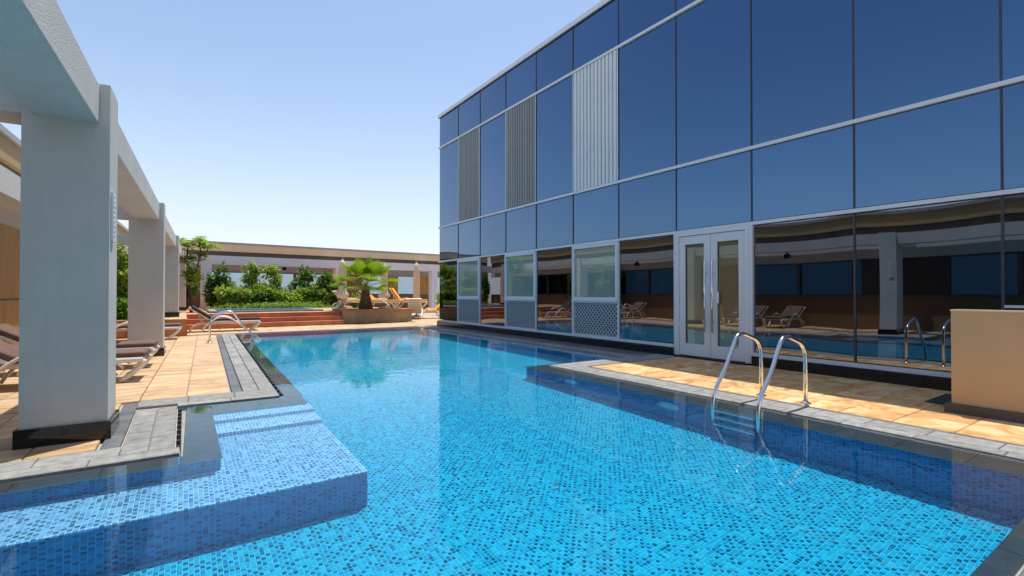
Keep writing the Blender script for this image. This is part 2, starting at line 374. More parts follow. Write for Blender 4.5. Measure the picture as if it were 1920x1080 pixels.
# mosaic tiles as pieces near the camera
EX = (.0, .0, 1.2)
def proj(p):
    f, yaw, pit = 912.8, .59215, .01036
    fw = np.array([math.sin(yaw) * math.cos(pit), math.cos(yaw) * math.cos(pit), math.sin(pit)]); r = np.array([math.cos(yaw), -math.sin(yaw), 0]); u = np.cross(r, fw)
    q = np.asarray(p) - np.array(EX); d = q @ fw; return 960 + f * (q @ r) / d, 540 - f * (q @ u) / d, d
def tile_field(x0, x1, y0, y1, z, parent, count, inside=None, mat='mosaic'):
    i0, i1 = math.ceil(x0 / TP), math.floor(x1 / TP); j0, j1 = math.ceil(y0 / TP), math.floor(y1 / TP)
    ii, jj = np.meshgrid(np.arange(i0, i1), np.arange(j0, j1), indexing='ij')
    cx, cy = (ii.ravel() + .5) * TP, (jj.ravel() + .5) * TP
    if inside is not None: k = inside(cx, cy); cx, cy = cx[k], cy[k]
    px, py, d = proj(np.stack([cx, cy, np.full_like(cx, z * .45)], 1))     # about where refraction lifts them to
    seen = (d > .3) & (px > -60) & (px < 1980) & (py > 500) & (py < 1130)
    cx, cy, d = cx[seen], cy[seen], d[seen]
    order = np.argsort(d); single, rest = order[:count], order[count:]
    h = TP / 2 * .90; b = TP / 2 * .82
    base = np.array([(-h, -h, 0), (h, -h, 0), (h, h, 0), (-h, h, 0), (-b, -b, .002), (b, -b, .002), (b, b, .002), (-b, b, .002)])
    fac = np.array([(4, 5, 6, 7), (0, 1, 5, 4), (1, 2, 6, 5), (2, 3, 7, 6), (3, 0, 4, 7)])
    tm = MB().add(base, fac).mesh('mosaic_tile', M[mat])
    for k in single: uw(link('mosaic_tile', tm, parent, (cx[k], cy[k], z + .0005)))
    n = len(rest); V = (base[None] + np.stack([cx[rest], cy[rest], np.full(n, z + .0005)], 1)[:, None]).reshape(-1, 3)
    F = (fac[None] + 8 * np.arange(n)[:, None, None]).reshape(-1, 4)
    me = bpy.data.meshes.new('mosaic_tile_field'); me.vertices.add(len(V)); me.vertices.foreach_set('co', V.ravel())
    me.loops.add(F.size); me.loops.foreach_set('vertex_index', F.ravel()); me.polygons.add(len(F))
    me.polygons.foreach_set('loop_start', np.arange(0, F.size, 4)); me.polygons.foreach_set('loop_total', np.full(len(F), 4)); me.update(); me.materials.append(M[mat])
    uw(link('mosaic_tile_field', me, parent, None, kind='stuff'))
tile_field(-1.2, 4.7, .7, 8.0, FZ, floor, 300, lambda x, y: ~((x < 1.18) & (y > 3.67)))
tile_field(-1.3, 1.15, 3.70, 5.19, PZ, shelf, 300, lambda x, y: (y < 4.27) | (x > .25), 'mosaic_pale')
# water body: closed box whose sides run inside the stone
WPTS = [(-3.05, .56), (5.04, .56), (5.04, 6.39), (6.905, 6.39), (6.905, 16.4), (12.05, 16.4), (12.05, 16.52), LW(.045, 10.2), LW(.045, .0), LW(-.91, 0.0), (-.0, 4.44), (-3.05, 4.44)]
wo = MB().add([(*p, -.018) for p in WPTS], [tuple(range(len(WPTS)))], True).obj('water', M['water'], kind='structure')
wo.cycles.is_caustics_caster = True

# ------------------------------------------------------------------ decks
CH = -.031
def slab(pts, name='deck_base', mat='grout', z0=-2.2, z1=CH, parent=None):
    return prism(pts, z0, z1).obj(name, M[mat], parent)
deckL = empty('pool_deck', (*PIV, 0), -A, kind='structure')
slab([(-4.4, .0), (.0, .0), (.0, 10.26), (6, 10.26), (12, 10.26), (12, 18), (-4.4, 18)][:2] + [(.0, 10.28), (-4.4, 10.28)], parent=deckL)
pave(deckL, 'paving_slab', -3.57, -.49, .52, 10.02, 7, 21, 'sand_left', .009, stagger=False)
pave(deckL, 'border_tile', -.475, -.36, .50, 10.0, 1, 36, 'darkstone', .006)
pave(deckL, 'coping_stone', -.355, -.18, .50, 10.24, 1, 22, 'coping', .005)
pave(deckL, 'coping_stone', -.178, -.005, .50, 10.24, 1, 20, 'coping', .005)
pave(deckL, 'coping_stone', -1.36, -.002, .14, .49, 3, 1, 'coping', .005)
pave(deckL, 'coping_stone', -1.0, -.002, .0, .135, 2, 1, 'coping', .005)
# strip in front of the first pillar
deckN = empty('pool_deck', kind='structure')
slab([(-5, 4.45), (-.022, 4.45), (-.022, 4.60), (-.05, 4.60), (-.05, 6.28), (-5, 6.42)], parent=deckN)
pave(deckN, 'coping_stone', -3.25, -.022, 4.45, 4.62, 6, 1, 'coping', .005)
pave(deckN, 'coping_stone', -3.25, -.40, 4.62, 4.87, 6, 1, 'coping', .005)
pave(deckN, 'coping_stone', -.40, -.225, 4.625, 6.28, 1, 5, 'coping', .005)
pave(deckN, 'coping_stone', -.222, -.055, 4.625, 6.28, 1, 4, 'coping', .005)
pave(deckN, 'border_tile', -.54, -.41, 4.88, 6.70, 1, 9, 'darkstone', .006)
pave(deckN, 'paving_slab', -3.0, -.56, 4.88, 6.80, 6, 5, 'sand_left', .009)
# overflow channels
def channel(par, x0, x1, y0, y1, n):
    ch = B((x0, y0, -.14), (x1, y1, -.10)).obj('channel_bed', M['granite'], par)
    for k in range(n):
        yy = y0 + (y1 - y0) * (k + .5) / n
        B((x0, yy - .012, -.06), (x1, yy + .012, -.012)).obj('grate_bar', M['seam'], par)
drain_n = thing('overflow_drain', 'short dark overflow slot beside the shallow shelf in front of the first pillar', 'drain'); channel(drain_n, -.05, -.018, 4.60, 6.26, 9)
drain_l = thing('overflow_drain', 'long dark overflow slot along the left pool edge towards the far ladder', 'drain', (*PIV, 0), -A); channel(drain_l, .0, .042, .05, 10.0, 40)
# far strip between pool and steps
deckF = empty('pool_deck', kind='structure')
slab([(-3.2, 16.52), (16, 16.52), (16, 30), (-3.2, 30)], parent=deckF)
pave(deckF, 'coping_stone', 1.23, 13, 16.53, 16.78, 26, 1, 'coping', .005)
pave(deckF, 'coping_stone', -.2, 13, 16.78, 17.12, 27, 1, 'sand_left', .006)
pave(deckF, 'paving_slab', -2.6, 8.1, 17.13, 19.05, 24, 4, 'sand_left', .009)
pave(deckF, 'paving_slab', 8.1, 14.4, 17.13, 22.89, 14, 12, 'sand_left', .009)
# right side
deckR = empty('pool_deck', kind='structure')
slab([(5.04, -3), (8.0, -3), (8.0, 17), (6.92, 17), (6.92, 6.4), (5.04, 6.4)], parent=deckR)
pave(deckR, 'paving_slab', 5.51, 7.8, -1.8, 5.88, 5, 17, 'sand_right', .007)
pave(deckR, 'border_tile', 5.45, 5.50, -1.8, 5.93, 1, 17, 'darkstone', .004)
pave(deckR, 'border_tile', 5.51, 7.8, 5.885, 5.935, 5, 1, 'darkstone', .004)
pave(deckR, 'coping_stone', 5.05, 5.19, -1.2, 6.40, 1, 14, 'coping', .005)
pave(deckR, 'coping_stone', 5.193, 5.445, -1.2, 5.94, 1, 16, 'coping', .005)
pave(deckR, 'coping_stone', 5.193, 7.8, 5.945, 6.20, 6, 1, 'coping', .005)
pave(deckR, 'coping_stone', 5.193, 7.8, 6.203, 6.40, 6, 1, 'coping', .005)
pave(deckR, 'coping_stone', 6.93, 7.22, 6.41, 16.9, 1, 22, 'coping', .005)
pave(deckR, 'coping_stone', 7.223, 7.80, 6.41, 16.9, 1, 22, 'darkstone', .005)
# near side under the camera
deckC = empty('pool_deck', kind='structure')
slab([(-4, -6), (5.04, -6), (5.04, .53), (-4, .53)], parent=deckC)
pave(deckC, 'coping_stone', -3.2, 5.04, .33, .53, 18, 1, 'darkstone', .006)
pave(deckC, 'coping_stone', -3.2, 5.04, -.15, .315, 17, 1, 'coping', .006)

# ------------------------------------------------------------------ mirror-glass building
FX, FY0, W = 7.853, 16.5, 1.5
T1, T2, T3, SILL, ROOF = 6.575, 3.62, 2.36, .19, 7.72
tower = thing('glass_building', 'tall blue mirror glass building with white transoms along the right side of the pool', 'building')
B((FX + .14, -12, -2), (24, FY0 - .02, 7.70)).obj('core', M['seam'], tower)
B((FX - .06, -12, 7.705), (24.1, FY0 + .06, 7.82)).obj('roof_cap', M['white_metal'], tower)
def glass_panel(y0, y1, z0, z1, mat, bulge, name='glass_panel', parent=None, nx=14, nz=12):
    """one mirror pane, a little pillowed as sealed units are; y0 > y1"""
    m = MB(); tilt = rnd.uniform(-.0035, .0035), rnd.uniform(-.0035, .0035); vs, fs = [], []
    g = .012
    ya, yb, za, zb = y0 - g, y1 + g, z0 + g, z1 - g
    for i in range(nx + 1):
        for j in range(nz + 1):
            u, v = i / nx, j / nz; a, b = 2 * u - 1, 2 * v - 1
            d = bulge * (1 - a * a) * (1 - b * b) + tilt[0] * a * .5 + tilt[1] * b * .5
            vs.append((FX - d, ya + (yb - ya) * u, za + (zb - za) * v))
    for i in range(nx):
        for j in range(nz):
            k = i * (nz + 1) + j; fs.append((k, k + 1, k + nz + 2, k + nz + 1))
    m.add(vs, fs, True)
    m.add([(FX + .003, ya, za), (FX + .003, yb, za), (FX + .003, yb, zb), (FX + .003, ya, zb)], [(0, 1, 2, 3)])
    return m.obj(name, M[mat], parent or tower)
NK = 13
WIN = (1, 3, 5); DOOR = 7
for k in range(NK):
    y0, y1 = FY0 - k * W, FY0 - (k + 1) * W
    glass_panel(y0, y1, T1 + .03, ROOF - .02, 'mirror', rnd.uniform(-.002, .003))
    glass_panel(y0, y1, T3 + .03, T2 - .03, 'mirror', rnd.uniform(-.001, .003))
    if k in (1, 3, 5):
        lv = B((FX + .06, y1 + .02, T2 + .03), (FX + .08, y0 - .02, T1 - .03)).obj('louver', M['lattice_back'], tower)
        MB().box((FX - .02, y0 - .03, T2 + .03), (FX + .06, y0 - .005, T1 - .03)).box((FX - .02, y1 + .005, T2 + .03), (FX + .06, y1 + .03, T1 - .03)).obj('louver_frame', M['white_metal'], lv)
        n = 12; p = (W - .08) / n
        sm = MB(); sm.add([q_ + (zz,) for zz in (0, T1 - T2 - .07) for q_ in ((-.03, -p * .38), (-.045, -p * .30), (-.045, p * .30), (.03, p * .34), (.03, -p * .38))],
                          [(0, 5, 6, 1), (1, 6, 7, 2), (2, 7, 8, 3), (3, 8, 9, 4), (4, 9, 5, 0), (0, 1, 2, 3, 4), (9, 8, 7, 6, 5)])
        sme = sm.mesh('slat', M['louver_white' if k == 5 else 'louver_grey'])
        for q in range(n):
            o = link('slat', sme, lv, (FX + .02, y1 + .04 + (q + .5) * p, T2 + .035))
            o.rotation_euler = (0, 0, rnd.uniform(-.03, .03))
    else:
        glass_panel(y0, y1, T2 + .03, T1 - .03, 'mirror', rnd.uniform(-.003, .004))
    if k in WIN:
        wz0, wz1 = 1.03, T3 - .03
        win = MB(); f = .075
        for a, b in (((y1, wz0), (y0, wz0 + f)), ((y1, wz1 - f), (y0, wz1)), ((y1, wz0 + f), (y1 + f, wz1 - f)), ((y0 - f, wz0 + f), (y0, wz1 - f))):
            win.box((FX - .05, a[0] + .006, a[1]), (FX + .05, b[0] - .006, b[1]))
        wf = win.obj('window_frame', M['white_metal'], tower)
        B((FX - .075, y1 + .01, wz0 - .03), (FX + .05, y0 - .01, wz0 - .002)).obj('window_sill', M['white_metal'], wf)
        glass_panel(y0 - f + .01, y1 + f - .01, wz0 + f - .01, wz1 - f + .01, 'film', .001, 'window_pane', wf, 4, 4)
        # diamond lattice over the duct under the window
        lp = B((FX + .05, y1 + .02, SILL + .01), (FX + .07, y0 - .02, wz0 - .035)).obj('lattice_panel', M['lattice_back'], tower)
        fr = MB(); zb, zt = SILL + .01, wz0 - .035
        for a, b in (((y1 + .006, zb), (y1 + .035, zt)), ((y0 - .035, zb), (y0 - .006, zt)), ((y1 + .035, zb), (y0 - .035, zb + .03)), ((y1 + .035, zt - .03), (y0 - .035, zt))):
            fr.box((FX - .02, a[0], a[1]), (FX + .05, b[0], b[1]))
        fr.obj('lattice_frame', M['white_metal'], lp)
        la = MB(); Y0, Y1 = y1 + .035, y0 - .035; Z0, Z1 = zb + .03, zt - .03; pit = .105
        for sgn in (1, -1):
            c = Y0 - (Z1 - Z0)
            while c < Y1 + (Z1 - Z0):
                pts = []                                # y = c + s*(z - Z0), clipped to the panel
                za, zc = Z0, Z1
                ylo = lambda z: c + sgn * (z - Z0)
                ts = [Z0 + (yy - c) * sgn for yy in (Y0, Y1)]
                za = max(Z0, min(ts)); zc = min(Z1, max(ts))
                if zc - za > .02:
                    h = .016; xx = FX - .004 if sgn > 0 else FX + .012
                    p0, p1 = (ylo(za), za), (ylo(zc), zc)
                    la.add([(xx, p0[0] - h, p0[1]), (xx, p0[0] + h, p0[1]), (xx, p1[0] + h, p1[1]), (xx, p1[0] - h, p1[1]), (xx + .012, p0[0] - h, p0[1]), (xx + .012, p0[0] + h, p0[1]), (xx + .012, p1[0] + h, p1[1]), (xx + .012, p1[0] - h, p1[1])],
                           [(0, 1, 2, 3), (7, 6, 5, 4), (0, 3, 7, 4), (1, 5, 6, 2)])
                c += pit
        la.obj('lattice', M['lattice'], lp, None, kind='stuff')
    elif k != DOOR:
        glass_panel(y0, y1, SILL + .03, T3 - .03, 'mirror_low', rnd.uniform(.0012, .003))
    if k >= 10: B((FX - .02, y1 + .012, 1.03), (FX + .004, y0 - .012, 1.06)).obj('transom', M['white_metal'], tower)
    # seams and mullions
    if k:
        B((FX - .012, y0 - .011, T3 + .03), (FX + .02, y0 + .011, T2 - .028)).obj('mullion', M['seam'], tower)
        B((FX - .012, y0 - .011, T2 + .028), (FX + .02, y0 + .011, T1 - .028)).obj('mullion', M['seam'], tower)
        B((FX - .012, y0 - .011, T1 + .028), (FX + .02, y0 + .011, ROOF - .02)).obj('mullion', M['seam'], tower)
        if k not in WIN and k - 1 not in WIN and k not in (DOOR, DOOR + 1):
            B((FX - .016, y0 - .013, SILL + .03), (FX + .02, y0 + .013, T3 - .028)).obj('mullion', M['seam'], tower)
        else:
            B((FX - .03, y0 - .02, SILL + .03) if k not in (DOOR, DOOR + 1) else (FX - .05, y0 - .03, .03), (FX + .05, y0 + (.02 if k not in (DOOR, DOOR + 1) else .03), T3 - .028)).obj('mullion', M['white_metal'], tower)
for z in (T1, T2, T3):
    MB().box((FX - .045, -3, z - .027), (FX + .06, FY0 + .02, z + .027)).obj('transom', M['white_metal'], tower)
yd0, yd1 = FY0 - DOOR * W, FY0 - (DOOR + 1) * W
for a, b in ((yd0 + .03, FY0 + .03), (-3, yd1 - .03)):
    B((FX - .06, a, SILL - .03), (FX + .06, b, SILL + .028)).obj('bottom_rail', M['white_metal'], tower)
    n = max(1, round((b - a) / .75))
    for q in range(n):
        B((FX - .09, a + (b - a) * q / n + .002, 0), (FX + .1, a + (b - a) * (q + 1) / n - .002, SILL - .033)).obj('plinth_slab', M['granite'], tower)
B((FX - .02, -3, ROOF - .02), (FX + .1, FY0, ROOF - .014)).obj('roof_flashing', M['seam'], tower)
# double door
MB().box((FX - .06, yd0 - .085, .03), (FX + .06, yd0 - .03, T3 - .03)).box((FX - .06, yd1 + .03, .03), (FX + .06, yd1 + .085, T3 - .03)).box((FX - .06, yd1 + .085, T3 - .09), (FX + .06, yd0 - .085, T3 - .03)).obj('door_frame', M['white_metal'], tower)
B((FX - .12, yd1 + .03, .0), (FX + .1, yd0 - .03, .03)).obj('threshold', M['granite'], tower)
mid = (yd0 + yd1) / 2
for s, (a, b) in ((1, (mid + .004, yd0 - .09)), (-1, (yd1 + .09, mid - .004))):
    dl = MB(); z0, z1 = .04, T3 - .10; st, top, bot = .125, .15, .22
    dl.box((FX - .04, a, z0), (FX + .01, a + st, z1)).box((FX - .04, b - st, z0), (FX + .01, b, z1)).box((FX - .04, a + st, z1 - top), (FX + .01, b - st, z1)).box((FX - .04, a + st, z0), (FX + .01, b - st, z0 + bot))
    d = dl.obj('door_leaf', M['white_metal'], tower)
    glass_panel(b - st + .012, a + st - .012, z0 + bot - .012, z1 - top + .012, 'door_film', .0005, 'door_pane', d, 3, 3)
    MB().box((FX - .012, a + st, z0 + bot), (FX - .004, a + st + .012, z1 - top)).box((FX - .012, b - st - .012, z0 + bot), (FX - .004, b - st, z1 - top)).obj('glazing_bead', M['seam'], d)
    hy = mid + s * .075
    MB().tube([(FX - .105, hy, .50), (FX - .105, hy, 1.78)], .016, 10).tube([(FX - .105, hy, .68), (FX - .03, hy, .68)], .012, 8).tube([(FX - .105, hy, 1.56), (FX - .03, hy, 1.56)], .012, 8).obj('handle', M['chrome'], d)
    if s < 0:
        stk = B((FX - .048, b - .165, 1.02), (FX - .044, b - .10, 1.22)).obj('notice', M['sign'], d)

# ------------------------------------------------------------------ low ochre wall at the right edge
lw = thing('low_wall', 'low ochre rendered wall with dark skirting in front of the mirror glass at the right edge', 'wall')
B((6.43, -2.5, .09), (6.68, 1.61, 1.02)).obj('wall_body', M['ochre'], lw)
B((6.425, -2.5, 1.02), (6.685, 1.615, 1.034)).obj('coping', M['ochre_pale'], lw)
for q in range(5): B((6.385, 1.66 - (q + 1) * .8 + .003, .0), (6.72, 1.66 - q * .8 - .003, .088)).obj('skirting', M['brown_metal'], lw)
dr = thing('floor_drain', 'square black floor drain beside the end of the low ochre wall', 'drain', (7.12, 1.80, 0))
B((-.36, -.13, .001), (.40, .13, .006)).obj('drain_tray', M['granite'], dr)
for q in range(8): B((-.34 + q * .092, -.115, .006), (-.34 + q * .092 + .05, .115, .011)).obj('drain_bar', M['seam'], dr)

# ------------------------------------------------------------------ pergola on the left
perg = thing('pergola', 'white stucco pergola of square pillars and heavy beams along the left side of the pool', 'pergola', (*PIV, 0), -A)
PX0, PX1 = -1.965, -1.43                                # pillar faces in the turned frame
rows = [-7.35, -1.10, 5.15, 11.40, 17.65]
for i, y in enumerate(rows):
    zb = .48 if y > 10.2 else 0
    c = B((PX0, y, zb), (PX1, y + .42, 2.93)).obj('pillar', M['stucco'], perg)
    pl = MB()
    for a, b in (((PX0 - .025, y - .025), (PX1 + .025, y - .001)), ((PX0 - .025, y + .421), (PX1 + .025, y + .445)), ((PX1 + .001, y - .001), (PX1 + .025, y + .421)), ((PX0 - .025, y - .001), (PX0 - .001, y + .421))):
        pl.box((*a, zb + .002), (*b, zb + .145))
    pl.obj('plinth', M['granite'], c)
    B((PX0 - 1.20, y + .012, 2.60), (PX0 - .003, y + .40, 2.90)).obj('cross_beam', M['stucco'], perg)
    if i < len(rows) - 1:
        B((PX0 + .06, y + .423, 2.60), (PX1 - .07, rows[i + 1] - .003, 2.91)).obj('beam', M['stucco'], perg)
# notice on the first pillar, floodlights under the beams
sg = thing('notice_board', 'small white notice board on the pool side of the nearest pillar', 'sign', LW(PX1 + .002, -.975) + (0,), -A)
B((.0, -.06, 1.64), (.016, .06, 2.05)).obj('board', M['sign'], sg)
for q in range(9):
    B((.0165, -.045, 2.01 - q * .042), (.0175, -.045 + rnd.uniform(.05, .09), 2.018 - q * .042)).obj('text_line', M['ink'] if q not in (5, 6) else M['red_ink'], sg)
def floodlight(loc, rz, label):
    t = thing('floodlight', label, 'floodlight', loc, rz, 'floodlights under the beams')
    B((-.03, -.03, -.05), (.03, .03, 0)).obj('bracket', M['lamp_body'], t)
    B((-.09, -.06, -.20), (.09, .06, -.055)).obj('housing', M['lamp_body'], t)
    B((-.075, -.066, -.19), (.075, -.061, -.07)).obj('lens', M['wall_glass'], t)
floodlight((*LW(-1.93, 2.0), 2.60), R(90), 'dark floodlight hanging under the beam between the two nearest pillars')
floodlight((*LW(-1.93, 8.4), 2.60), R(90), 'dark floodlight hanging under the beam behind the second pillar')

# ------------------------------------------------------------------ perimeter walls with glazed strips
def perimeter(t, L, u0, bays, beam, glass):
    """wall along local x from 0 to L, face at local y=0 looking towards -y"""
    B((u0, 0, -.02), (L, .22, 1.08)).obj('dado', M['dado'], t)
    B((u0, -.02, 1.081), (L, .24, 1.11)).obj('sill', M['brown_metal'], t)
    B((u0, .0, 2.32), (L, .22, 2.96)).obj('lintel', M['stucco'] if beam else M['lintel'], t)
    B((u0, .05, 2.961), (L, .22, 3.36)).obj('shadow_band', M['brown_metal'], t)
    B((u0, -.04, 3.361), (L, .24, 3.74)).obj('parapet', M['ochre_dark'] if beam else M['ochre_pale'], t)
    n = max(1, round((L - u0) / 2.6))
    for q in range(n):
        a, b = u0 + (L - u0) * q / n, u0 + (L - u0) * (q + 1) / n
        B((a + .006, -.09, 3.741), (b - .006, .29, 3.84)).obj('cap_section', M['cap'], t)
    x = u0
    for kind, width in bays:
        x1 = min(x + width, L)
        if x1 - x < .1: break
        if kind == 'g':
            f = MB().box((x, .03, 1.111), (x + .06, .19, 2.319)).box((x1 - .06, .03, 1.111), (x1, .19, 2.319)).box((x + .06, .03, 2.27), (x1 - .06, .19, 2.319)).box((x + .06, .03, 1.111), (x1 - .06, .19, 1.15)).obj('window', M['brown_metal'], t)
            B((x + .06, .10, 1.15), (x1 - .06, .112, 2.27)).obj('pane', M[glass], f)
        elif kind == 'w': B((x, -.02, 1.112), (x1, .19, 2.318)).obj('timber_panel', M['wood'], t)
        elif kind == 'd': B((x, -.02, 1.112), (x1, .19, 2.318)).obj('dark_panel', M['dark_panel'], t)
        else: B((x, .0, 1.112), (x1, .2, 2.318)).obj('wall_pier', M['dado'], t)
        x = x1
bl = [('g', 2.1), ('g', 2.1), ('d', 1.6), ('g', 1.55), ('g', 1.55), ('g', 1.3), ('d', 2.3), ('g', 1.85), ('g', 1.85), ('w', 2.8), ('g', 2.1), ('g', 2.1), ('d', 1.2), ('g', 2.1), ('g', 2.1), ('g', 2.1), ('d', 1.2)]
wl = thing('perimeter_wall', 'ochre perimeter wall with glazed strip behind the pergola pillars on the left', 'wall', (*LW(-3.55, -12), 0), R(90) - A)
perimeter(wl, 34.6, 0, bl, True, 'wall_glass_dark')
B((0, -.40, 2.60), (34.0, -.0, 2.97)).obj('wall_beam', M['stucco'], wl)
# timber cladding reaching the floor near the first lounger
tc = B((16.25, -.03, .0), (18.95, -.003, 1.078)).obj('timber_cladding', M['wood'], wl)
FA = R(5.0)
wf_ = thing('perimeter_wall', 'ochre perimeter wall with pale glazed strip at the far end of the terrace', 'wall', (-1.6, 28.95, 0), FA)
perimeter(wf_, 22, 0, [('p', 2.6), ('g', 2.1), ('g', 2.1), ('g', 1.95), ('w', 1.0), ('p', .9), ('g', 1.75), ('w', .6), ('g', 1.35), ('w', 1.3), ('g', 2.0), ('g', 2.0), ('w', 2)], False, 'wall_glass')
fp = thing('pergola', 'pale stucco pergola of pillars and one long beam across the far end', 'pergola', (-1.6, 27.25, 0), FA)
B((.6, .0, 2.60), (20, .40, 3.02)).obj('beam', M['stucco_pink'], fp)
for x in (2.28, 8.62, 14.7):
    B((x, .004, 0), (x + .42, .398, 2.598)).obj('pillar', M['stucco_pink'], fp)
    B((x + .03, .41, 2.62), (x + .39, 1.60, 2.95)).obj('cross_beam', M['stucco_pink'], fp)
floodlight((4.35, 27.95, 2.60), FA, 'dark floodlight under the far beam above the planting')

# ------------------------------------------------------------------ terrace, steps, planter, paddling pool
terr = empty('terrace', kind='structure')
SB = 19.05
prism([(.05, SB + .68), (5.1, SB + .68), (5.1, 21.0), (8.0, 21.0), (8.0, 30), (-3.2, 30), (-3.2, 16.42), (.05, 16.42)], -.5, .455).obj('terrace_slab', M['terracotta'], terr)
def stairrow(x0, x1, y0, y1, z, n):
    for q in range(n):
        a, b = x0 + (x1 - x0) * q / n, x0 + (x1 - x0) * (q + 1) / n
        m = MB().box((a + .003, y0, z - .16), (b - .003, y1, z - .022)); o = m.obj('riser_tile', M['terracotta'], terr)
        B((a + .003, y0 - .02, z - .021), (b - .003, y1, z)).obj('tread_tile', M['terracotta'], terr)
for q in range(3): stairrow(.06, 5.09, SB + .31 * q, SB + .31 * (q + 1) + .02, .16 * (q + 1), 12)
for q in range(6): B((-2.6 + q * .44, 16.40, .0), (-2.6 + (q + 1) * .44 - .006, 16.419, .455)).obj('riser_tile', M['terracotta'], terr)
for q in range(7): B((.051, 16.42 + q * .376, .0), (.07, 16.42 + (q + 1) * .376 - .006, .455)).obj('riser_tile', M['terracotta'], terr)
pave(terr, 'paving_tile', -2.6, .06, 16.40, 28.4, 6, 26, 'terracotta' if False else 'sand_left', .008, z=.48, h=.026)
pave(terr, 'paving_tile', .07, 5.0, SB + .95, SB + 1.45, 11, 1, 'sand_left', .008, z=.48, h=.026)
pave(terr, 'paving_tile', 4.7, 8.0, 21.0, 26.0, 8, 11, 'sand_left', .008, z=.48, h=.026)
kp = thing('paddling_pool', 'small raised dark blue paddling pool with grey rim on the terrace behind the steps', 'pool', (0, 0, 0))
x0, x1, y0, y1 = .75, 4.65, 20.55, 23.3
for a, b in (((x0, y0), (x1, y0 + .25)), ((x0, y1 - .25), (x1, y1)), ((x0, y0 + .25), (x0 + .25, y1 - .25)), ((x1 - .25, y0 + .25), (x1, y1 - .25))):
    B((*a, .44), (*b, .545)).obj('rim', M['coping'], kp)
B((x0 + .25, y0 + .25, .44), (x1 - .25, y1 - .25, .535)).obj('pool_water', M['paddling_water'], kp)
pt = thing('planter', 'long low planter with brown stone cladding at the right end of the red steps', 'planter', (0, 0, 0))
px0, px1, py0, py1 = 5.12, 7.98, 19.45, 20.95
for q in range(6):
    a, b = px0 + (px1 - px0) * q / 6, px0 + (px1 - px0) * (q + 1) / 6
    B((a + .003, py0, 0), (b - .003, py0 + .04, .48)).obj('cladding_tile', M['planter'], pt)
for q in range(3):
    a, b = py0 + .05 + q * .48, py0 + .05 + (q + 1) * .48
    B((px0, a, 0), (px0 + .04, b - .005, .48)).obj('cladding_tile', M['planter'], pt)
B((px0 + .045, py0 + .045, 0), (px1, py1, .46)).obj('planter_body', M['planter'], pt)
for a, b in (((px0 - .03, py0 - .04), (px1 + .03, py0 + .22)), ((px0 - .03, py1 - .22), (px1 + .03, py1)), ((px0 - .03, py0 + .22), (px0 + .19, py1 - .22)), ((px1 - .19, py0 + .22), (px1 + .03, py1 - .22))):
    B((*a, .482), (*b, .54)).obj('planter_rim', M['terracotta'], pt)
B((px0 + .2, py0 + .23, .44), (px1 - .2, py1 - .23, .51)).obj('soil', M['soil'], pt)

# ------------------------------------------------------------------ pool ladders, lamps in the wall
def arc(p0, p1, p2, n=6):
    return [tuple((1 - t) ** 2 * a + 2 * t * (1 - t) * b + t * t * c for a, b, c in zip(p0, p1, p2)) for t in [i / n for i in range(n + 1)]]
def ladder(loc, rz, label):
    t = thing('pool_ladder', label, 'pool ladder', loc, rz, 'steel pool ladders')
    for yy in (.245, -.245):
        p = [(.0, yy, .0), (.0, yy, .46)] + arc((.0, yy, .50), (-.02, yy, .64), (-.16, yy, .685)) + [(-.26, yy, .715)] + arc((-.33, yy, .735), (-.47, yy, .775), (-.53, yy, .67)) + [(-.70, yy, .40)] + arc((-.86, yy, .22), (-.94, yy, .12), (-.94, yy, .0)) + [(-.94, yy, -.3), (-.94, yy, -.82)]
        rl = uw(MB().tube(p, .0215, 12).obj('handrail', M['chrome'], t))
        MB().lathe([(.055, .001), (.055, .012), (.03, .02), (.024, .03)], 16, (0, yy, 0)).obj('floor_flange', M['chrome'], t)
    for z in (-.10, -.36, -.62):
        uw(MB().box((-.98, -.225, z - .02), (-.88, .225, z + .02)).box((-.975, -.21, z + .02), (-.955, .21, z + .028)).box((-.925, -.21, z + .02), (-.905, .21, z + .028)).obj('ladder_tread', M['chrome'], t))
    return t
ladder((5.60, 2.86, 0), 0, 'shiny steel pool ladder on the sunlit right deck near the low ochre wall')
la2 = ladder((.52, 14.1, 0), R(180) - A, 'steel pool ladder with dull arched rails on the left pool edge beside a lounger')
def pool_lamp(y, label):
    t = thing('pool_lamp', label, 'pool light', (4.715, y, -.45), 0, 'round lamps in the pool wall')
    m = MB(); n = 24
    ring = [(.0, r * math.cos(q), r * math.sin(q)) for r in (.15, .11) for q in [2 * math.pi * i / n for i in range(n)]]
    vs = [(0, p[1], p[2]) for p in ring[:n]] + [(-.025, p[1] * .95, p[2] * .95) for p in ring[:n]] + [(-.025, p[1], p[2]) for p in ring[n:]]
    m.add(vs, [(i, (i + 1) % n, n + (i + 1) % n, n + i) for i in range(n)] + [(n + i, n + (i + 1) % n, 2 * n + (i + 1) % n, 2 * n + i) for i in range(n)], True); uw(m.obj('lamp_ring', M['white_metal'], t))
    uw(MB().add([(-.015, p[1], p[2]) for p in ring[n:]], [tuple(range(n))]).obj('lamp_lens', M['lamp_lens'], t))
M['lamp_lens'] = mottled('pale_lamp_lens', (.50, .82, .90), .1, 20, .2, 0, per=0)
pool_lamp(3.72, 'round pale underwater lamp in the shaded wall just left of the shiny ladder')
pool_lamp(5.45, 'round pale lamp under water near the corner of the right deck')

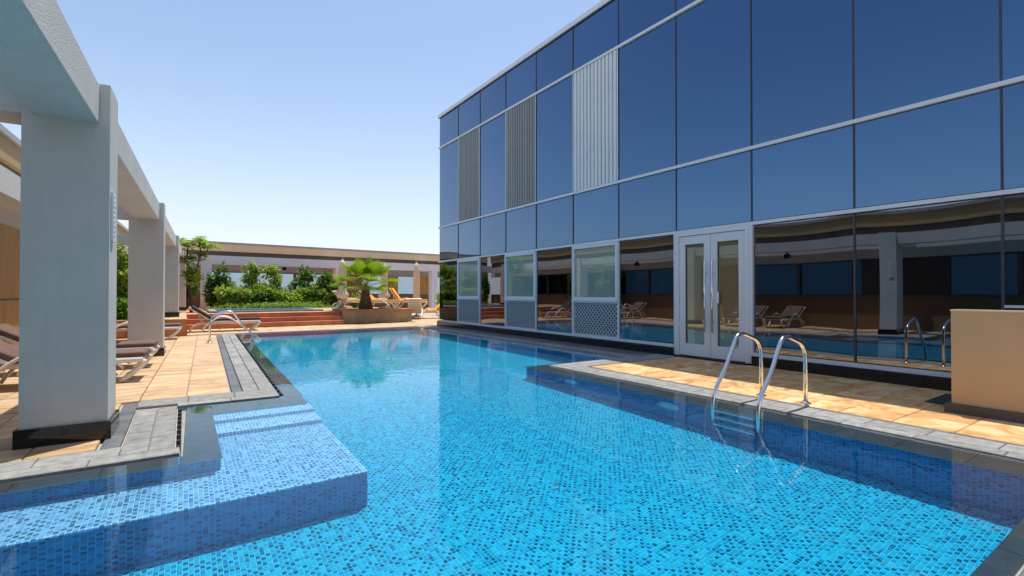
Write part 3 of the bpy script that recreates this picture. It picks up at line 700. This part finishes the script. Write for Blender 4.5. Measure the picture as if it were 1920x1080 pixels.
# ------------------------------------------------------------------ loungers
def make_lounger(pad, label, back=.50, cushion=True):
    """head at local x=0, foot at x=1.95"""
    t = thing('sun_lounger', label, 'sun lounger', (0, 0, 0), 0, 'sun loungers around the pool')
    hx, hz = .66, .33; L = .74; bx, bz = hx - L * math.cos(back), hz + L * math.sin(back)
    for s in (-1, 1):
        MB().tube([(hx - .1, s * .30, hz - .03), (1.93, s * .30, hz - .03)], .03, 8, flat=(1.2, .7)).obj('side_rail', M['resin'], t)
        pts = arc((.36, s * .325, .02), (.50, s * .325, .30), (.82, s * .335, .455), 7) + arc((.90, s * .335, .465), (1.20, s * .335, .46), (1.56, s * .325, .02), 9)
        MB().tube(pts, .03, 8, flat=(.75, 1.15)).obj('arm', M['resin'], t)
        MB().tube(arc((1.95, s * .29, .30), (1.90, s * .29, .16), (1.68, s * .30, .02), 6), .03, 8, flat=(.8, 1.1)).obj('leg', M['resin'], t)
        MB().tube(arc((.52, s * .29, .26), (.10, s * .29, .28), (.04, s * .29, .02), 6), .028, 8, flat=(.8, 1.1)).obj('leg', M['resin'], t)
        MB().tube([(bx + .16, s * .25, bz - .12), (.40, s * .25, .22)], .014, 8).obj('back_strut', M['resin'], t)
    Mb = Matrix.Translation((hx, 0, hz)) @ Matrix.Rotation(back, 4, 'Y')
    for q in range(5): MB().box((-.03 - q * .135 - .11, -.25, -.03), (-.03 - q * .135, .25, -.008), Mb).obj('back_slat', M['resin'], t)
    MB().box((-L, -.315, -.04), (.0, -.25, -.004), Mb).box((-L, .25, -.04), (.0, .315, -.004), Mb).box((-L - .03, -.315, -.04), (-L, .315, -.0), Mb).obj('back_frame', M['resin'], t)
    for q in range(8): B((.70 + q * .15, -.285, hz - .035), (.70 + q * .15 + .12, .285, hz - .012)).obj('seat_slat', M['resin'], t)
    if cushion:
        MB().pad((hx + .015, -.30, hz - .005), (1.95, .30, hz + .075), .026).obj('seat_cushion', M[pad], t)
        MB().pad((-L + .01, -.30, .0), (.03, .30, .08), .026, Mb).obj('back_cushion', M[pad], t)
    return t
def place(o, x, y, z, rz, label=None):
    o.location = (x, y, z); o.rotation_euler = (0, 0, rz)
    if label: o['label'] = label
    return o
lb = make_lounger('cushion_brown', 'white lounger with brown cushion lying behind the nearest pillar')
place(lb, *LW(-3.38, 2.35), 0, -A + R(-2))
place(copy_tree(lb), *LW(-3.38, 3.75), 0, -A + R(-1), 'white lounger with brown cushion, second one back along the left wall')
place(copy_tree(lb), *LW(-3.25, 9.25), 0, -A, 'white lounger with brown cushion half hidden by the second pillar, in front of the terrace')
ld = make_lounger('cushion_dark', 'white lounger with dark cushion standing in front of the red steps', .62)
place(ld, .10, 17.95, 0, R(-3))
lo = make_lounger('cushion_orange', 'white lounger with orange cushion on the terrace, left of the palm', .70)
place(lo, 5.75, 23.6, .48, R(3))
place(copy_tree(lo), 6.75, 22.6, .48, R(-38), 'white lounger with orange cushion right behind the palm trunk')
lo2 = make_lounger('cushion_orange', 'x', .95)
place(lo2, 8.00, 22.7, .48, R(-28), 'white lounger with upright orange cushion between palm and white lounger')
place(copy_tree(lo), 10.55, 21.2, 0, R(168), 'white lounger with orange cushion seen from its back next to the glass corner')
lw2 = make_lounger('cushion_orange', 'white lounger turned with its bare slatted back to the pool beside the planter', .95)
place(lw2, 8.62, 20.7, 0, R(66))

# ------------------------------------------------------------------ closed umbrellas
def umbrella(x, y, z, h, label, first=[None]):
    if first[0] is None:
        t = thing('closed_umbrella', label, 'umbrella', (x, y, z), 0, 'closed cream umbrellas')
        MB().lathe([(.24, 0), (.24, .05), (.06, .08), (.04, .14)], 20).obj('base', M['coping'], t)
        MB().tube([(0, 0, .05), (0, 0, 2.42)], .022, 10).obj('pole', M['pole'], t)
        n = 32; wob = lambda i, j: 1 + (.22 if i > 1 else .1) * math.cos(j * 2 * math.pi * 8 / n + i * .12)
        MB().lathe([(.16, .50), (.23, .55), (.25, .66), (.165, .80), (.145, .95), (.155, 1.3), (.15, 1.7), (.125, 2.05), (.10, 2.25), (.03, 2.40)], n, wob=wob).obj('canopy', M['cream'], t)
        MB().lathe([(.13, 1.98), (.10, 2.10), (.05, 2.18)], 16, wob=lambda i, j: 1 + .2 * math.cos(j * math.pi)).obj('vent_flap', M['cream'], t)
        MB().lathe([(.018, 2.40), (.03, 2.45), (.012, 2.52)], 12).obj('finial', M['pole'], t)
        first[0] = t
    else:
        t = copy_tree(first[0]); t.location = (x, y, z); t['label'] = label
    t.scale = (1, 1, h / 2.5)
umbrella(6.12, 23.3, .48, 2.38, 'closed cream umbrella half hidden behind the left palm fronds')
umbrella(8.05, 23.1, .48, 2.25, 'closed cream umbrella directly right of the palm')
umbrella(9.72, 23.1, .0, 2.85, 'closed cream umbrella behind the white lounger, close to the glass corner')

# ------------------------------------------------------------------ plants
def leaf_cloud(n, centre, size, ls, seed, droop=.3, lumps=9, long=1.8):
    """n folded leaves gathered in lumps inside an ellipsoid"""
    g = np.random.default_rng(seed)
    c = g.normal(size=(lumps, 3)); c /= np.linalg.norm(c, axis=1)[:, None]; c *= g.uniform(.25, .95, (lumps, 1)); 
    rad = g.uniform(.22, .5, lumps)
    k = g.integers(0, lumps, n); d = g.normal(size=(n, 3)); d /= np.linalg.norm(d, axis=1)[:, None]
    p = c[k] + d * rad[k][:, None] * g.uniform(.45, 1, (n, 1)) ** .5
    p = p * np.array(size) + np.array(centre)
    ax = d * .7 + g.normal(size=(n, 3)) * .6; ax[:, 2] -= droop * .5; ax /= np.linalg.norm(ax, axis=1)[:, None]
    up = g.normal(size=(n, 3)) * .5 + np.array([0, 0, 1.0]); sd = np.cross(ax, up); sd /= np.linalg.norm(sd, axis=1)[:, None]
    nn = np.cross(sd, ax); s = ls * g.uniform(.6, 1.25, (n, 1))
    v = np.stack([p, p + ax * s * long * .5 + sd * s * .42 + nn * s * .12, p + ax * s * long - nn * s * .1, p + ax * s * long * .5 - sd * s * .42 + nn * s * .12], 1).reshape(-1, 3)
    f = np.arange(4 * n).reshape(n, 4); f = np.concatenate([f[:, [0, 1, 2]], f[:, [0, 2, 3]]])
    return v, f
def foliage(name, mat, parent, clouds, kind=None):
    vs, fs, k = [], [], 0
    for v, f in clouds: vs.append(v); fs.append(f + k); k += len(v)
    me = bpy.data.meshes.new(name); me.from_pydata(np.concatenate(vs).tolist(), [], np.concatenate(fs).tolist()); me.materials.append(M[mat]); me.update()
    o = link(name, me, parent)
    if kind: o['kind'] = kind
    return o
def shrub(x, y, z, w, h, mat, label, seed, n=1500, ls=.07, name='shrub', group=None, lanky=0, cat='shrub'):
    t = thing(name, label, cat, (x, y, z), 0, group); g = random.Random(seed)
    st = MB()
    tips = []
    for q in range(7):
        a = g.uniform(0, 6.28); r = g.uniform(.2, .8) * w
        tip = (math.cos(a) * r, math.sin(a) * r * .7, h * g.uniform(.55, .98)); tips.append(tip)
        st.tube([(g.uniform(-.1, .1), g.uniform(-.1, .1), 0), (tip[0] * .5 + g.uniform(-.08, .08), tip[1] * .5, tip[2] * .55), tip], [.022, .015, .006], 6)
    st.obj('stem', M['bark'], t)
    cl = []
    if lanky:
        for q, tip in enumerate(tips): cl.append(leaf_cloud(n // 22, tip, (w * .42, w * .40, h * .15), ls, seed * 31 + q, lumps=5))
        cl.append(leaf_cloud(n // 2, (0, 0, h * .26), (w, w * .7, h * .26), ls, seed))
    else: cl.append(leaf_cloud(n, (0, 0, h * .52), (w, w * .75, h * .50), ls, seed, lumps=22))
    foliage('foliage', mat, t, cl); return t
grp = 'shrubs in the far planting bed'
beds = [(1.35, 26.1, .42, 1.95, 'leaf_dark', 'tall dark green shrub against the left far pillar', 0), (1.95, 25.4, .82, 1.1, 'leaf_yellow', 'bushy light green shrub, next to the tall dark one', 0),
        (2.55, 26.3, .62, 2.1, 'leaf_yellow', 'lanky yellow green shrub rising across the first glass pane', 1), (3.15, 25.6, .85, 1.08, 'leaf_mid', 'round mid green shrub under the first window post', 0),
        (3.75, 26.4, .66, 2.05, 'leaf_yellow', 'lanky light shrub between the two window posts', 1), (4.3, 25.7, .85, 1.0, 'leaf_yellow', 'low light green shrub under the middle pane', 0),
        (4.95, 26.4, .62, 1.95, 'leaf_dark', 'lanky dark shrub in front of the second window post', 1), (5.45, 25.9, .8, 1.2, 'leaf_mid', 'wide mid green shrub before the brown timber panel', 0),
        (6.15, 26.1, .72, 1.75, 'leaf_dark', 'dense dark shrub leaning on the middle far pillar', 0)]
for i, (x, y, w_, h_, mt, lbl, lk) in enumerate(beds): shrub(x, y, .45, w_, h_ * (1.0 if lk else .92), mt, lbl, 40 + i, 1700 if lk else 2600, .125, group=grp, lanky=lk)
vs, fs = leaf_cloud(5200, (3.6, 24.5, .54), (3.0, .75, .22), .06, 91, lumps=60)
foliage('ground_cover', 'leaf_grass', None, [(vs, fs)], 'stuff')
B((.7, 23.75, .44), (7.0, 27.0, .475)).obj('bed_soil', M['soil'], None, None, kind='structure')
shrub(8.05, 26.0, .45, .4, .8, 'leaf_yellow', 'small yellow green shrub behind the orange loungers', 71, 900, .07, group=grp)
shrub(7.0, 24.4, .45, .32, .62, 'leaf_mid', 'little green shrub at the foot of the half hidden umbrella', 72, 800, .06, group=grp)
shrub(12.2, 24.6, -.02, .75, 1.5, 'leaf_yellow', 'pale bushy shrub beside the glass corner at the far end', 73, 2200, .085, group=grp)
shrub(13.4, 26.1, -.02, .8, 1.9, 'leaf_mid', 'taller green shrub behind the pale one at the far corner', 74, 2200, .085, group=grp)
shrub(-1.42, 17.3, .45, .42, 2.0, 'leaf_yellow', 'tall loose shrub on the terrace seen between the first two pillars', 75, 2200, .09, group='shrubs on the terrace behind the pergola', lanky=1)
shrub(-1.36, 16.85, .45, .36, .62, 'leaf_grass', 'low bright shrub on the terrace edge between the first two pillars', 76, 1800, .07, group='shrubs on the terrace behind the pergola')
shrub(-1.75, 19.6, .45, .6, 2.2, 'leaf_dark', 'dark shrub deep on the terrace behind the pergola', 77, 2600, .09, group='shrubs on the terrace behind the pergola')
shrub(.15, 26.4, .45, .5, 1.9, 'leaf_dark', 'dark shrub in the shade left of the far pillar', 78, 1800, .08, group='shrubs on the terrace behind the pergola')

def frangipani(x, y, z):
    t = thing('frangipani_tree', 'young frangipani tree with bare forked branches and bright leaf rosettes beside the far pillar', 'tree', (x, y, z))
    tr = MB(); pts = [(0, 0, 0), (.03, 0, .5), (-.06, .02, 1.0), (.05, 0, 1.45)]
    tr.tube(pts, [.06, .05, .042, .036], 8)
    ends = []
    for a, b in (((.05, 0, 1.45), (.26, -.1, 2.15)), ((.05, 0, 1.45), (-.22, .1, 2.0)), ((-.06, .02, 1.0), (-.12, -.2, 1.5)), ((.26, -.1, 2.15), (.55, -.15, 2.5)), ((.26, -.1, 2.15), (.24, .1, 2.72)), ((-.22, .1, 2.0), (-.12, 0, 2.62)), ((-.06, .02, 1.0), (.14, -.1, 1.2))):
        m_ = tuple((p + q) / 2 + d for p, q, d in zip(a, b, (.04, 0, -.05))); tr.tube([a, m_, b], [.032, .026, .02], 7); ends.append(b)
    tr.obj('trunk', M['bark'], t)
    g = random.Random(5); vs, fs = [], []
    for e in ends:
        for c in range(5):
            o = Vector(e) + Vector((g.uniform(-.26, .26), g.uniform(-.26, .26), g.uniform(-.16, .16)))
            for q in range(15):
                a = q * 2.4 + g.uniform(-.2, .2); el = g.uniform(-.25, .75); d = Vector((math.cos(a) * math.cos(el), math.sin(a) * math.cos(el), math.sin(el)))
                s = d.cross(Vector((0, 0, 1))).normalized(); l = g.uniform(.22, .38); k = len(vs); up = s.cross(d)
                vs += [o, o + d * l * .55 + s * l * .17 + up * .01, o + d * l - up * .03, o + d * l * .55 - s * l * .17 + up * .01]; fs += [(k, k + 1, k + 2), (k, k + 2, k + 3)]
    me = bpy.data.meshes.new('crown'); me.from_pydata(vs, [], fs); me.materials.append(M['leaf_yellow']); link('crown', me, t)
frangipani(.22, 22.6, .46)

def fan_palm(x, y, z):
    t = thing('fan_palm', 'short fan palm with bright green fronds and shaggy trunk in the planter', 'palm tree', (x, y, z)); g = random.Random(11)
    tr = MB(); H = .85
    tr.lathe([(.24, -.02), (.25, .12), (.20, .35), (.15, .6), (.13, H), (.06, H + .12)], 16, wob=lambda i, j: 1 + .12 * math.cos(j * 2.4 + i * 1.7)); trunk = tr.obj('trunk', M['bark'], t)
    sk = MB()
    for q in range(90):
        a = g.uniform(0, 6.28); zz = g.uniform(.05, H); r = .25 - .13 * zz / H
        d = Vector((math.cos(a), math.sin(a), 0)); p = d * r * .8 + Vector((0, 0, zz)); tip = d * (r + .07) + Vector((0, 0, zz + .12)); s = Vector((-d.y, d.x, 0)) * .03
        sk.add([p - s, p + s, tip], [(0, 1, 2)])
    sk.obj('leaf_base', M['bark'], t, None, kind='stuff')
    fans = [(0, 84, .52, .86), (75, 72, .50, .84), (195, 70, .52, .84), (310, 66, .5, .82), (20, 50, .62, .82), (100, 48, .60, .8), (165, 46, .64, .84), (235, 50, .62, .82), (290, 44, .64, .82), (345, 42, .66, .84),
            (55, 26, .70, .78), (128, 22, .70, .78), (188, 20, .74, .82), (255, 18, .72, .78), (322, 16, .74, .8), (5, 14, .76, .8), (150, 2, .74, .7), (220, -4, .74, .7), (30, -2, .74, .68), (275, -8, .7, .64)]
    for q, (a, el, ln, fl) in enumerate(fans):
        a = R(a + g.uniform(-9, 9)); el = R(el + g.uniform(-4, 4)); u = 1 - el / R(90)
        d = Vector((math.cos(a) * math.cos(el), math.sin(a) * math.cos(el), math.sin(el))); o = Vector((0, 0, H + .03))
        hub = o + d * ln; side = d.cross(Vector((0, 0, 1))).normalized(); side = (side + Vector((0, 0, g.uniform(-.25, .25)))).normalized(); nor = side.cross(d).normalized()
        fr = MB(); fr.tube([o, (o + hub) / 2 + Vector((0, 0, .03)), hub], [.016, .012, .009], 5)
        n = 26; sp = 78
        for k in range(n):
            th = R(-sp + 2 * sp * k / (n - 1)); dd = (d * math.cos(th) + side * math.sin(th)).normalized(); tan = (side * math.cos(th) - d * math.sin(th))
            l = fl * (1 - .22 * abs(th) / R(sp)) * g.uniform(.94, 1.05); hw = l * .58 * math.tan(R(sp) / (n - 1)) * 1.02; fold = nor * .02 * l
            mid_ = hub + dd * l * .58 + nor * .05 * abs(th); sag = Vector((0, 0, -(.05 + .16 * u) * l))
            tip = hub + dd * l + sag; q3 = hub + dd * l * .82 + sag * .4; hw2 = hw * .45
            fr.add([hub, mid_ + tan * hw + fold, mid_ - fold, mid_ - tan * hw + fold, q3 + tan * hw2, q3 - tan * hw2, tip], [(0, 1, 2), (0, 2, 3), (1, 4, 2), (2, 4, 5), (2, 5, 3), (4, 6, 5)])
        fr.obj('frond', M['leaf_palm'], t)
    return t
fan_palm(6.25, 20.2, .50).scale = (1.1, 1.1, 1.08)

for o in RX: o.cycles.is_caustics_receiver = True
